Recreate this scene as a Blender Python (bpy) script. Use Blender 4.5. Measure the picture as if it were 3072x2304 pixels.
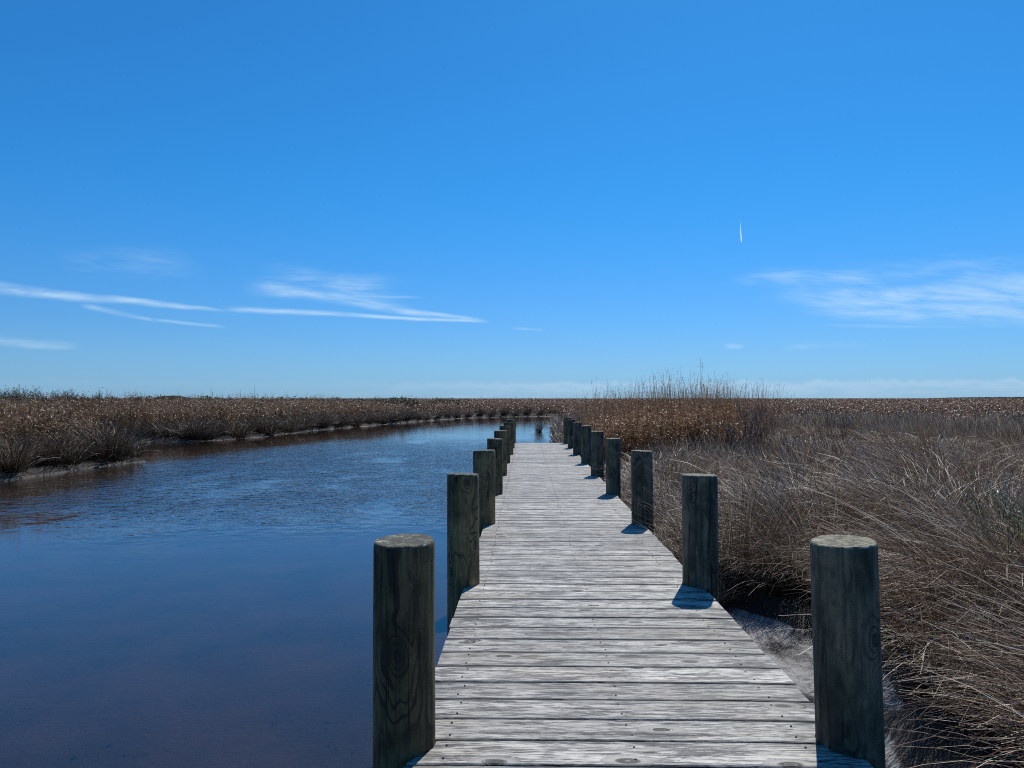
import bpy, math, random
import numpy as np
from mathutils import Vector, Euler

for o in list(bpy.data.objects): bpy.data.objects.remove(o)
sc = bpy.context.scene
COL = sc.collection
rng = np.random.default_rng(7)
random.seed(7)

# ------------------------------------------------------------------ camera
FPX = 2200.0
cam = bpy.data.cameras.new('camera')
cam.sensor_width = 36.0
cam.lens = 36.0 * FPX / 3072.0
cam.clip_start = 0.05
cam.clip_end = 30000
co = bpy.data.objects.new('camera', cam)
COL.objects.link(co)
YAW, PITCH = math.atan(43 / FPX), math.atan(45 / FPX)
co.location = (0, 0, 1.3)
co.rotation_euler = (math.pi / 2 + PITCH, 0, YAW)
sc.camera = co


# ------------------------------------------------------------------ node helper
class NT:
    def __init__(s, tree):
        s.t = tree; s.n = tree.nodes; s.l = tree.links

    def put(s, sock, v):
        if v is None: return
        if hasattr(v, 'links') or hasattr(v, 'is_output'): s.l.new(v, sock)
        else: sock.default_value = v

    def node(s, typ, out=0, props=None, **ins):
        nd = s.n.new(typ)
        for k, v in (props or {}).items(): setattr(nd, k, v)
        for k, v in ins.items():
            key = int(k[1:]) if k[0] == 'i' and k[1:].isdigit() else k.replace('_', ' ')
            s.put(nd.inputs[key], v)
        return nd.outputs[out] if out is not None else nd

    def m(s, op, a, b=None, c=None, clamp=False):
        nd = s.n.new('ShaderNodeMath'); nd.operation = op; nd.use_clamp = clamp
        s.put(nd.inputs[0], a)
        if b is not None: s.put(nd.inputs[1], b)
        if c is not None: s.put(nd.inputs[2], c)
        return nd.outputs[0]

    def vm(s, op, a, b=None, out=0):
        nd = s.n.new('ShaderNodeVectorMath'); nd.operation = op
        s.put(nd.inputs[0], a)
        if b is not None: s.put(nd.inputs[1], b)
        return nd.outputs[out]

    def xyz(s, v):
        nd = s.n.new('ShaderNodeSeparateXYZ'); s.put(nd.inputs[0], v)
        return nd.outputs[0], nd.outputs[1], nd.outputs[2]

    def comb(s, x, y, z):
        nd = s.n.new('ShaderNodeCombineXYZ')
        for i, v in enumerate((x, y, z)): s.put(nd.inputs[i], v)
        return nd.outputs[0]

    def mix(s, f, a, b, mode='MIX'):
        nd = s.n.new('ShaderNodeMix'); nd.data_type = 'RGBA'; nd.blend_type = mode
        s.put(nd.inputs[0], f)
        for i, v in ((6, a), (7, b)):
            if isinstance(v, tuple) and len(v) == 3: v = v + (1,)
            s.put(nd.inputs[i], v)
        return nd.outputs[2]

    def fmix(s, f, a, b):
        nd = s.n.new('ShaderNodeMix'); nd.data_type = 'FLOAT'
        s.put(nd.inputs[0], f); s.put(nd.inputs[2], a); s.put(nd.inputs[3], b)
        return nd.outputs[0]

    def noise(s, v, scale=5, detail=4, rough=.55, dist=0., out=0):
        nd = s.n.new('ShaderNodeTexNoise')
        if v is not None: s.put(nd.inputs['Vector'], v)
        s.put(nd.inputs['Scale'], scale); s.put(nd.inputs['Detail'], detail)
        s.put(nd.inputs['Roughness'], rough); s.put(nd.inputs['Distortion'], dist)
        return nd.outputs[out]

    def ss(s, v, a, b, lo=0., hi=1.):
        nd = s.n.new('ShaderNodeMapRange'); nd.interpolation_type = 'SMOOTHSTEP'
        s.put(nd.inputs[0], v); s.put(nd.inputs[1], a); s.put(nd.inputs[2], b)
        s.put(nd.inputs[3], lo); s.put(nd.inputs[4], hi)
        return nd.outputs[0]

    def ramp(s, f, stops):
        nd = s.n.new('ShaderNodeValToRGB'); cr = nd.color_ramp
        while len(cr.elements) < len(stops): cr.elements.new(.5)
        for e, (p, c) in zip(cr.elements, stops):
            e.position = p; e.color = c + (1,) if len(c) == 3 else c
        s.put(nd.inputs[0], f)
        return nd.outputs[0]


def material(name):
    m = bpy.data.materials.new(name); m.use_nodes = True
    m.node_tree.nodes.clear()
    N = NT(m.node_tree)
    out = m.node_tree.nodes.new('ShaderNodeOutputMaterial')
    return m, N, out


# ------------------------------------------------------------------ sun and sky
SUN_AZ, SUN_EL = math.radians(18.8), math.radians(53.5)      # azimuth clockwise from +Y
sdir = Vector((math.sin(SUN_AZ) * math.cos(SUN_EL), math.cos(SUN_AZ) * math.cos(SUN_EL), math.sin(SUN_EL)))
sun = bpy.data.lights.new('sun', 'SUN')
sun.energy = 4.2
sun.angle = math.radians(.53)
sun.color = (1, .965, .91)
so = bpy.data.objects.new('sun', sun); COL.objects.link(so)
so.rotation_euler = sdir.to_track_quat('Z', 'Y').to_euler()

w = bpy.data.worlds.new('World'); sc.world = w; w.use_nodes = True
w.node_tree.nodes.clear()
N = NT(w.node_tree)
sky = N.node('ShaderNodeTexSky', None, dict(sky_type='NISHITA', sun_disc=False, sun_elevation=SUN_EL,
             sun_rotation=SUN_AZ, altitude=0, air_density=1.0, dust_density=.3, ozone_density=2.5))
# the deep, saturated blue of a dry spring sky
dirv = N.node('ShaderNodeTexCoord', 0)
dx, dy, dz = N.xyz(dirv)
tint = N.mix(N.ss(dz, .0, .30), (.37, .71, 1.24), (.178, .84, 1.38))
skyc = N.mix(1.0, sky.outputs[0], tint, 'MULTIPLY')
front = N.m('GREATER_THAN', dy, .02)
ysafe = N.m('MAXIMUM', dy, .02)
U = N.m('DIVIDE', dx, ysafe)          # tangent of the bearing from due ahead
V = N.m('DIVIDE', dz, ysafe)          # tangent of the height above the horizon


# shared cirrus texture: fibres drawn out along the wind, plus a gentle waviness
wavy = N.noise(N.comb(N.m('MULTIPLY', U, 7.), N.m('MULTIPLY', V, 20.), 0.), 1., 2, .5)
wavy = N.m('SUBTRACT', wavy, .5)
Vs = N.m('ADD', V, N.m('MULTIPLY', U, .055))
fib = N.noise(N.comb(N.m('MULTIPLY', U, 11.), N.m('MULTIPLY', Vs, 120.), 0.), 1., 5, .62, .9)
tuft_n = N.noise(N.comb(N.m('MULTIPLY', U, 9.), N.m('MULTIPLY', Vs, 45.), 7.), 1., 4, .6, .8)
fibre = N.m('ADD', N.m('MULTIPLY', fib, .4), N.m('MULTIPLY', tuft_n, .6))


def cloud_streak(ax, ay, bx, by, w0, w1, amp, sharp=.25, soft=0.):
    """Cirrus wisp between two bearings (tangents), w0/w1 half widths at the ends; soft 0 = dense band, 1 = only fibres"""
    L = math.hypot(bx - ax, by - ay); c, s_ = (bx - ax) / L, (by - ay) / L
    w0, w1 = w0 * 1.15, w1 * 1.25
    a = N.m('ADD', N.m('MULTIPLY', U, c / L), N.m('MULTIPLY_ADD', V, s_ / L, -(ax * c + ay * s_) / L))
    b = N.m('ADD', N.m('MULTIPLY', U, -s_), N.m('MULTIPLY_ADD', V, c, ax * s_ - ay * c))
    b = N.m('MULTIPLY_ADD', wavy, (w0 + w1) * .9, b)
    wd = N.m('MULTIPLY_ADD', a, w1 - w0, w0)
    prof = N.ss(N.m('ABSOLUTE', N.m('DIVIDE', b, wd)), .05, 1.0, 1., 0.)
    ends = N.m('MULTIPLY', N.ss(a, -.02, sharp), N.ss(a, 1.02, 1 - sharp))
    g = N.m('MULTIPLY', N.m('MULTIPLY', prof, ends), amp)
    tex = N.ss(fibre, .30 + .08 * soft, .66 + .04 * soft, .28 * (1 - soft), 1.)
    return N.m('MULTIPLY', g, tex)


def tan_uv(px, py):
    x, y = (px - 1536) / FPX, -(py - 1152) / FPX
    v = Vector((x, math.cos(PITCH) - y * math.sin(PITCH), math.sin(PITCH) + y * math.cos(PITCH)))
    c, s_ = math.cos(YAW), math.sin(YAW)
    X, Y = v.x * c - v.y * s_, v.x * s_ + v.y * c
    return X / Y, v.z / Y


STREAKS = [  # two ends as seen ahead, half widths (tangent), opacity, end softness, fibre share
    (-160, 850, 690, 934, .0125, .0030, .85, .10, .1),
    (235, 912, 480, 966, .0050, .0032, .50, .20, .3),
    (440, 958, 690, 982, .0032, .0026, .50, .25, .3),
    (665, 925, 1470, 967, .0055, .0024, .90, .10, .1),
    (720, 856, 1260, 925, .015, .006, .80, .25, .35),
    (1050, 905, 1480, 969, .009, .0022, .85, .22, .3),
    (740, 822, 1240, 872, .019, .024, .48, .35, .8),
    (980, 885, 1290, 892, .0035, .002, .40, .3, .3),
    (-120, 1008, 250, 1043, .011, .006, .50, .2, .2),
    (130, 760, 640, 815, .022, .022, .20, .4, .9),
    (2180, 850, 2700, 835, .010, .020, .50, .3, .6),
    (2260, 905, 3420, 862, .014, .046, .80, .3, .5),
    (2350, 925, 3250, 950, .012, .022, .72, .3, .4),
    (2400, 810, 3350, 800, .018, .024, .26, .35, .8),
    (2430, 975, 3000, 982, .0035, .0035, .26, .3, .3),
    (2170, 1036, 2235, 1038, .006, .004, .50, .3, .5),
    (2340, 1042, 2620, 1036, .006, .005, .34, .3, .7),
    (1530, 984, 1640, 990, .003, .002, .40, .3, .3),
]
tot = None
for (ax, ay, bx, by, w0, w1, amp, sh, so_) in STREAKS:
    a_, b_ = tan_uv(ax, ay), tan_uv(bx, by)
    f = cloud_streak(a_[0], a_[1], b_[0], b_[1], w0, w1, amp, sh, so_)
    tot = f if tot is None else N.m('MAXIMUM', tot, f)
tot = N.m('MULTIPLY', tot, front)
# the low bank of far cumulus along the horizon; it thins to the left and goes on to the right
az = N.m('ARCTAN2', dx, dy)
bank_n = N.noise(N.comb(N.m('MULTIPLY', az, 9.), N.m('MULTIPLY', dz, 60.), 3.), 1.5, 4, .62)
bank_top = N.m('ADD', .0225, N.m('MULTIPLY', N.m('SUBTRACT', N.noise(N.comb(N.m('MULTIPLY', az, 12.), 0., 0.), 2.5, 5, .65), .5), .026))
bank_m = N.ss(N.m('SUBTRACT', bank_top, dz), -.003, .004)
bank_m = N.m('MULTIPLY', bank_m, N.ss(az, -.32, .14, .1, .8))
bank_m = N.m('MULTIPLY', bank_m, N.ss(dz, -.01, .004, .15, 1.))
crest = N.ss(N.m('SUBTRACT', bank_top, dz), .011, .002)
bank_m = N.m('MULTIPLY', bank_m, N.ss(N.m('MULTIPLY_ADD', crest, .13, bank_n), .36, .72, .12, .52))
pale = N.ss(dz, 0., .10, .25, 0.)
cl = N.m('MINIMUM', tot, .92)
base_sky = N.mix(pale, skyc, (3.0, 6.2, 11.0))
c1 = N.mix(bank_m, base_sky, (6.2, 8.0, 10.4))
c2 = N.mix(N.m('MULTIPLY', cl, .85), c1, (6.6, 9.2, 11.6))
bg_clear = N.node('ShaderNodeBackground', 0, Color=skyc, Strength=.085)
bg_cloud = N.node('ShaderNodeBackground', 0, Color=c2, Strength=.085)
low = N.m('MULTIPLY', N.m('LESS_THAN', dz, .30), N.m('GREATER_THAN', dz, -.02))
bg = N.node('ShaderNodeMixShader', 0, i0=low, i1=bg_clear, i2=bg_cloud)     # nothing but clear sky higher up
wo = w.node_tree.nodes.new('ShaderNodeOutputWorld')
N.l.new(bg, wo.inputs[0])

sc.view_settings.view_transform = 'Standard'
sc.view_settings.look = 'None'
sc.view_settings.exposure = 0.0
sc.view_settings.gamma = 1.0
sc.view_settings.use_curve_mapping = False
sc.render.engine = 'CYCLES'
sc.cycles.use_denoising = False
sc.cycles.pixel_filter_type = 'BLACKMAN_HARRIS'
sc.cycles.filter_width = 1.05
sc.cycles.max_bounces = 4
sc.cycles.diffuse_bounces = 2
sc.cycles.glossy_bounces = 3
sc.cycles.transmission_bounces = 2
sc.cycles.transparent_max_bounces = 8
sc.cycles.sample_clamp_indirect = 6
sc.cycles.caustics_reflective = False
sc.cycles.caustics_refractive = False


# ------------------------------------------------------------------ mesh helpers
def link(o, parent=None, **props):
    COL.objects.link(o)
    if parent: o.parent = parent
    for k, v in props.items(): o[k] = v
    return o


def mesh_np(name, verts, faces, mat, attrs=None, smooth=False):
    """faces: (n,4) or (n,3) int array; attrs: {name: per-vertex float array}"""
    verts = np.asarray(verts, np.float32); faces = np.asarray(faces, np.int32)
    me = bpy.data.meshes.new(name)
    nv, nf, k = len(verts), len(faces), faces.shape[1]
    me.vertices.add(nv); me.vertices.foreach_set('co', verts.ravel())
    me.loops.add(nf * k); me.loops.foreach_set('vertex_index', faces.ravel())
    me.polygons.add(nf); me.polygons.foreach_set('loop_start', np.arange(0, nf * k, k, dtype=np.int32))
    me.update(calc_edges=True)
    if smooth: me.polygons.foreach_set('use_smooth', np.ones(nf, bool))
    for an, av in (attrs or {}).items():
        at = me.attributes.new(an, 'FLOAT', 'POINT'); at.data.foreach_set('value', np.asarray(av, np.float32))
    if mat:
        for m_ in (mat if isinstance(mat, (list, tuple)) else [mat]): me.materials.append(m_)
    me.validate()
    return me


def obj(name, me, parent=None, loc=(0, 0, 0), **props):
    o = bpy.data.objects.new(name, me); o.location = loc
    return link(o, parent, **props)


class Strips:
    """collects ribbons (blades, leaves) as quads with per-vertex 't' along the blade and 'r' a random tone"""
    def __init__(s): s.v = []; s.f = []; s.t = []; s.r = []; s.n = 0

    def ribbon(s, P, wd, side, tone, ts=None):
        n = len(P); P = np.asarray(P)
        a = P - side * (wd[:, None] * .5); b = P + side * (wd[:, None] * .5)
        s.v.append(np.stack([a, b], 1).reshape(-1, 3))
        i = np.arange(n - 1) * 2 + s.n
        s.f.append(np.stack([i, i + 1, i + 3, i + 2], 1))
        s.t.append(np.repeat(np.linspace(0, 1, n) if ts is None else ts, 2)); s.r.append(np.full(2 * n, tone))
        s.n += 2 * n

    def blade(s, base, az_, th0, th1, L, wd, tone, seg=5, p=1.3, curl=0., tipw=.25, wob=0.):
        t = np.linspace(0, 1, seg + 1)
        th = th0 + (th1 - th0) * t ** p
        azs = az_ + curl * t
        if wob:
            azs = azs + rng.normal(0, wob, seg + 1); th = th + rng.normal(0, wob * .5, seg + 1)
        d = np.stack([np.sin(th) * np.cos(azs), np.sin(th) * np.sin(azs), np.cos(th)], 1)
        st = (d[:-1] + d[1:]) * .5 * (L / seg)
        P = np.vstack([[0, 0, 0], np.cumsum(st, 0)]) + np.asarray(base)
        sd = np.stack([-np.sin(azs), np.cos(azs), 0 * azs], 1)
        up = np.cross(d, sd)
        tw = rng.normal(0, .55)
        side = sd * math.cos(tw) + up * math.sin(tw)
        W = wd * (1 - (1 - tipw) * t ** 1.6)
        s.ribbon(P, W, side, tone, t)
        return P, d

    def mesh(s, name, mat):
        return mesh_np(name, np.vstack(s.v), np.vstack(s.f), mat, {'t': np.concatenate(s.t), 'r': np.concatenate(s.r)})


# ------------------------------------------------------------------ materials
def grass_material(name, base, mid, tip, rust, trans=.25, rough=.45, spec=.35, pale=(.68, .57, .44)):
    m, N, out = material(name)
    t = N.node('ShaderNodeAttribute', 2, dict(attribute_name='t'))
    r = N.node('ShaderNodeAttribute', 2, dict(attribute_name='r'))
    inst = N.node('ShaderNodeObjectInfo', 5)
    pos = N.node('ShaderNodeNewGeometry', 0)
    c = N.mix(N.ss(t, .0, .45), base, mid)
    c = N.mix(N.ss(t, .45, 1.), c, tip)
    big = N.noise(N.vm('MULTIPLY', pos, (1, 1, .15)), .22, 4, .55)
    c = N.mix(N.ss(N.m('ADD', big, N.m('MULTIPLY', N.m('SUBTRACT', inst, .5), .35)), .42, .68), c, rust)
    # each dead blade bleaches differently: pale straw, grey, red-brown
    c = N.mix(N.m('MULTIPLY', N.ss(r, .70, .88, 0., 1.), N.ss(t, .1, .5)), c, pale)
    c = N.mix(N.ss(r, .45, .05, 0., .75), c, (.040, .022, .017))
    v = N.m('ADD', .75, N.m('MULTIPLY', inst, .5))
    c = N.mix(1., c, N.comb(v, v, v), 'MULTIPLY')
    nd = N.node('ShaderNodeBsdfPrincipled', None, Base_Color=c, Roughness=rough)
    nd.inputs['Specular IOR Level'].default_value = spec
    tr = N.node('ShaderNodeBsdfTranslucent', 0, Color=c)
    mx = N.node('ShaderNodeMixShader', 0, i0=trans, i1=nd.outputs[0], i2=tr)
    N.l.new(mx, out.inputs[0])
    return m


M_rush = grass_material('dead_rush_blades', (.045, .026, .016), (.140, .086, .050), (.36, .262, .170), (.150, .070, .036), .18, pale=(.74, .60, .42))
M_tuss = grass_material('grey_rush_blades', (.022, .016, .010), (.080, .058, .037), (.190, .140, .088), (.100, .060, .034), .12, pale=(.34, .27, .18))  # blades and foot coloured darker for self-shadow on the tussocks' near side
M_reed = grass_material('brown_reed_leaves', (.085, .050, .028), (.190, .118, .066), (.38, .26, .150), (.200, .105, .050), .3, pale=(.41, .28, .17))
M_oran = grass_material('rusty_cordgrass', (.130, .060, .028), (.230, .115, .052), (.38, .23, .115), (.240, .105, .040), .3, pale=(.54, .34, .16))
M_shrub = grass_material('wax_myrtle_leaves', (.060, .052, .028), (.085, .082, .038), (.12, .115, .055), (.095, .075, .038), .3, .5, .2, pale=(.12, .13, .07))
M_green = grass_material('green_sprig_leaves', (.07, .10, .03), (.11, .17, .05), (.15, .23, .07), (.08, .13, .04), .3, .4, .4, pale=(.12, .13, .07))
M_twig = grass_material('bare_grey_twigs', (.060, .052, .050), (.085, .078, .078), (.12, .11, .11), (.080, .065, .058), .0, .7, .2, pale=(.12, .13, .07))


def plank_material():
    m, N, out = material('weathered_deck_board')
    oc = N.node('ShaderNodeTexCoord', 3)
    rnd = N.node('ShaderNodeObjectInfo', 5)
    off = N.comb(N.m('MULTIPLY', rnd, 91.7), N.m('MULTIPLY', rnd, 37.3), N.m('MULTIPLY', rnd, 53.1))
    p = N.vm('ADD', oc, off)
    x, y, z = N.xyz(p)
    # knots: sparse voronoi cells; the grain bends round them
    kv = N.comb(N.m('MULTIPLY', x, 2.0), N.m('MULTIPLY', y, 4.6), 0.)
    vd = N.node('ShaderNodeTexVoronoi', None, dict(voronoi_dimensions='2D'), Vector=kv, Scale=1.0)
    kd = vd.outputs['Distance']
    khas = N.m('GREATER_THAN', N.xyz(vd.outputs['Color'])[0], .72)
    kfall = N.m('MULTIPLY', N.ss(kd, .20, .09), khas)
    # grain
    warp = N.noise(N.comb(N.m('MULTIPLY', x, 1.6), N.m('MULTIPLY', y, 9.), z), 1., 3, .5)
    g = N.m('ADD', y, N.m('MULTIPLY', warp, .045))
    g2 = N.fmix(kfall, g, N.m('MULTIPLY', kd, .19))
    xg = N.m('MULTIPLY', x, N.fmix(kfall, 1., .12))
    fine = N.noise(N.comb(N.m('MULTIPLY', xg, 18.), N.m('MULTIPLY', g2, 210.), z), 1., 4, .65)
    med = N.noise(N.comb(N.m('MULTIPLY', xg, 8.), N.m('MULTIPLY', g2, 100.), z), 1., 5, .66)
    rings = N.noise(N.comb(N.m('MULTIPLY', x, .8), N.m('MULTIPLY', g2, 120.), 4.), 1., 2, .5)
    patch = N.noise(N.comb(N.m('MULTIPLY', x, 2.8), N.m('MULTIPLY', y, 15.), 9.), 1., 5, .62)
    patch2 = N.noise(N.comb(N.m('MULTIPLY', x, 5.), N.m('MULTIPLY', y, 38.), 19.), 1., 5, .7)
    base_n = N.noise(N.comb(N.m('MULTIPLY', x, 1.1), N.m('MULTIPLY', y, 9.), 3.), 1., 4, .6)
    c = N.mix(N.ss(base_n, .38, .62), (.52, .50, .455), (.68, .655, .605))
    pm = N.ss(patch, .47, .62)                                   # blackened, algae-stained areas
    wear = N.noise(N.comb(N.m('MULTIPLY', x, 7.), N.m('MULTIPLY', y, 40.), 12.), 1., 4, .65)
    thr = N.m('ADD', N.m('MULTIPLY_ADD', pm, .13, .425), N.m('MULTIPLY', N.m('SUBTRACT', wear, .5), .34))
    dk1 = N.ss(N.m('SUBTRACT', thr, med), -.02, .035)
    c = N.mix(N.m('MULTIPLY', dk1, .80), c, (.115, .110, .108))
    dk2 = N.ss(N.m('SUBTRACT', N.m('SUBTRACT', thr, .02), fine), -.01, .03)
    c = N.mix(N.m('MULTIPLY', dk2, .75), c, (.085, .082, .082))
    c = N.mix(N.ss(fine, .56, .66, 0., .45), c, (.80, .78, .73))
    tan_ = N.noise(N.comb(N.m('MULTIPLY', x, .9), N.m('MULTIPLY', y, 5.), 29.), 1., 3, .5)
    c = N.mix(N.ss(tan_, .52, .68, 0., .40), c, (.42, .34, .26))
    ring_k = N.m('MULTIPLY', kfall, N.ss(rings, .48, .42))
    c = N.mix(N.m('MULTIPLY', ring_k, .7), c, (.10, .09, .085))
    for fx, fy, wd_, dk, sd in ((2.4, 34., .030, .72, 61.), (5.0, 62., .036, .60, 71.), (1.0, 22., .014, .85, 81.)):
        ln = N.noise(N.comb(N.m('MULTIPLY', xg, fx), N.m('MULTIPLY', g2, fy), sd), 1., 3, .55)
        on = N.ss(N.noise(N.comb(N.m('MULTIPLY', x, 4.5), N.m('MULTIPLY', y, 22.), sd + 5.), 1., 3), .36, .50)
        line = N.m('MULTIPLY', N.ss(N.m('ABSOLUTE', N.m('SUBTRACT', ln, .5)), wd_, wd_ * .3), on)
        c = N.mix(N.m('MULTIPLY', line, dk), c, (.075, .070, .068))
    yo = N.xyz(oc)[1]
    edge = N.m('MULTIPLY', N.ss(N.m('ABSOLUTE', yo), .070, .094), N.ss(patch2, .36, .56, .35, 1.))
    c = N.mix(N.m('MULTIPLY', edge, .75), c, (.10, .095, .090))
    core = N.m('MULTIPLY', N.ss(kd, .080, .066), khas)
    c = N.mix(N.m('MULTIPLY', core, N.ss(fine, .66, .40, .55, 1.)), c, (.030, .023, .017))
    halo = N.m('MULTIPLY', N.m('MULTIPLY', N.ss(kd, .20, .12), N.ss(kd, .085, .11)), khas)
    c = N.mix(N.m('MULTIPLY', halo, .45), c, (.74, .70, .62))
    # drying checks
    ck = N.noise(N.comb(N.m('MULTIPLY', x, 1.1), N.m('MULTIPLY', g2, 75.), 41.), 1., 2, .4)
    chk = N.m('MULTIPLY', N.ss(N.m('ABSOLUTE', N.m('SUBTRACT', ck, .5)), .022, .006), N.ss(N.noise(N.comb(N.m('MULTIPLY', x, 2.), N.m('MULTIPLY', y, 20.), 51.), 1., 2), .46, .56))
    c = N.mix(chk, c, (.03, .03, .035))
    # lichen green towards the left ends
    v = N.fmix(N.m('FRACT', N.m('MULTIPLY', rnd, 7.31)), .72, 1.10)
    c = N.mix(1., c, N.comb(v, N.m('MULTIPLY', v, .975), N.m('MULTIPLY', v, .90)), 'MULTIPLY')
    hgt = N.m('ADD', N.m('ADD', N.m('MULTIPLY', fine, .5), N.m('MULTIPLY', med, .6)),
              N.m('ADD', N.m('MULTIPLY', chk, -.8), N.m('MULTIPLY', core, -.4)))
    bump = N.node('ShaderNodeBump', 0, Strength=.55, Distance=.004, Height=hgt)
    nd = N.node('ShaderNodeBsdfPrincipled', None, Base_Color=c, Roughness=.62, Normal=bump)
    nd.inputs['Specular IOR Level'].default_value = .35
    N.l.new(nd.outputs[0], out.inputs[0])
    return m


def piling_material(name, hues, seed):
    m, N, out = material(name)
    oc = N.node('ShaderNodeTexCoord', 3)
    rnd = N.node('ShaderNodeObjectInfo', 5)
    p = N.vm('ADD', oc, N.comb(0., 0., N.m('MULTIPLY', rnd, 47.)))
    q = N.vm('ADD', p, N.comb(seed, 0., 0.))
    # growth rings cut lengthwise: contour lines, bending round the knots
    ox, oy, oz = N.xyz(oc)
    th = N.m('MULTIPLY', N.m('ARCTAN2', ox, N.m('MULTIPLY', oy, -1.)), .115)
    zz = N.m('ADD', oz, N.m('MULTIPLY', rnd, 47.))
    vd = N.node('ShaderNodeTexVoronoi', None, dict(voronoi_dimensions='2D'),
                Vector=N.comb(N.m('MULTIPLY_ADD', th, 4.4, N.m('MULTIPLY', rnd, 31.)), N.m('MULTIPLY', zz, 2.3), 0.), Scale=1.)
    kd = vd.outputs['Distance']
    kh = N.m('GREATER_THAN', N.xyz(vd.outputs['Color'])[0], .45)
    kfall = N.m('MULTIPLY', N.ss(kd, .42, .06), kh)
    f = N.noise(N.vm('MULTIPLY', q, (5.0, 5.0, 1.7)), 1., 2, .45, .3)
    f = N.fmix(kfall, f, N.m('MULTIPLY_ADD', kd, 1.1, N.m('MULTIPLY', f, .6)))
    s1 = N.m('SINE', N.m('MULTIPLY', f, 88.))
    ringl = N.ss(s1, .30, .95)
    ringm = N.m('MAXIMUM', N.ss(N.noise(N.vm('MULTIPLY', q, (3., 3., 1.8)), 1., 3, .5), .46, .58), kfall)
    streak = N.noise(N.vm('MULTIPLY', q, (38., 38., 1.4)), 1., 5, .65)
    streak2 = N.noise(N.vm('MULTIPLY', q, (16., 16., 2.2)), 1., 5, .65)
    blot = N.noise(N.vm('MULTIPLY', q, (7., 7., 3.)), 1., 6, .62)
    c = N.ramp(blot, [(.37, hues[0]), (.47, hues[1]), (.55, hues[2]), (.68, hues[1])])
    c = N.mix(N.ss(streak, .55, .38, 0., .55), c, (.022, .024, .022))
    c = N.mix(N.ss(streak2, .58, .72, 0., .5), c, hues[3])
    c = N.mix(N.m('MULTIPLY', N.m('MULTIPLY', ringl, ringm), .88), c, (.020, .019, .016))
    kn = N.m('MULTIPLY', N.ss(kd, .085, .05), kh)
    c = N.mix(N.m('MULTIPLY', kn, .75), c, (.03, .026, .02))
    # long drying checks
    ck = N.noise(N.vm('MULTIPLY', q, (19., 19., .5)), 1., 3, .5)
    chk = N.m('MULTIPLY', N.ss(N.m('ABSOLUTE', N.m('SUBTRACT', ck, .5)), .016, .002), N.ss(N.noise(N.vm('MULTIPLY', q, (6., 6., 1.8)), 1., 2), .5, .6))
    c = N.mix(chk, c, (.008, .008, .008))
    vv = N.fmix(rnd, .8, 1.2)
    c = N.mix(1., c, N.comb(vv, vv, vv), 'MULTIPLY')
    hgt = N.m('ADD', N.m('MULTIPLY', streak, .6), N.m('ADD', N.m('MULTIPLY', chk, -1.2), N.m('MULTIPLY', s1, .08)))
    bump = N.node('ShaderNodeBump', 0, Strength=.6, Distance=.006, Height=hgt)
    nd = N.node('ShaderNodeBsdfPrincipled', None, Base_Color=c, Roughness=.7, Normal=bump)
    nd.inputs['Specular IOR Level'].default_value = .3
    N.l.new(nd.outputs[0], out.inputs[0])
    return m


def piling_top_material(name, pale, dark, amt):
    m, N, out = material(name)
    oc = N.node('ShaderNodeTexCoord', 3)
    rnd = N.node('ShaderNodeObjectInfo', 5)
    x, y, z = N.xyz(oc)
    p = N.vm('ADD', oc, N.comb(0., 0., N.m('MULTIPLY', rnd, 47.)))
    rr = N.m('SQRT', N.m('ADD', N.m('MULTIPLY', x, x), N.m('MULTIPLY', y, y)))
    wob = N.noise(p, 9., 3, .5)
    rg = N.m('SINE', N.m('ADD', N.m('MULTIPLY', rr, 700.), N.m('MULTIPLY', wob, 14.)))
    sp = N.noise(p, 32., 6, .7)
    sp2 = N.noise(p, 110., 4, .7)
    c = N.mix(N.ss(sp, .52 - amt, .60 - amt * .6), dark, pale)
    c = N.mix(N.ss(rg, .2, 1., 0., .35), c, dark)
    c = N.mix(N.ss(sp2, .55, .70, 0., .7), c, tuple(k * .4 for k in dark))
    c = N.mix(N.ss(N.noise(p, 22., 3, .5), .64, .70, 0., .8), c, (.50, .52, .48))
    # splits from the heart
    ang = N.m('ARCTAN2', y, x)
    ca = N.noise(N.comb(N.m('MULTIPLY', ang, 2.2), rnd, 0.), 2.2, 3, .6)
    crack = N.ss(N.m('ABSOLUTE', N.m('SUBTRACT', ca, .5)), .012, .002)
    c = N.mix(N.m('MULTIPLY', crack, .7), c, (.015, .014, .012))
    bump = N.node('ShaderNodeBump', 0, Strength=.6, Distance=.004, Height=N.m('SUBTRACT', N.m('ADD', sp, N.m('MULTIPLY', sp2, .5)), crack))
    nd = N.node('ShaderNodeBsdfPrincipled', None, Base_Color=c, Roughness=.85, Normal=bump)
    N.l.new(nd.outputs[0], out.inputs[0])
    return m


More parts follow.
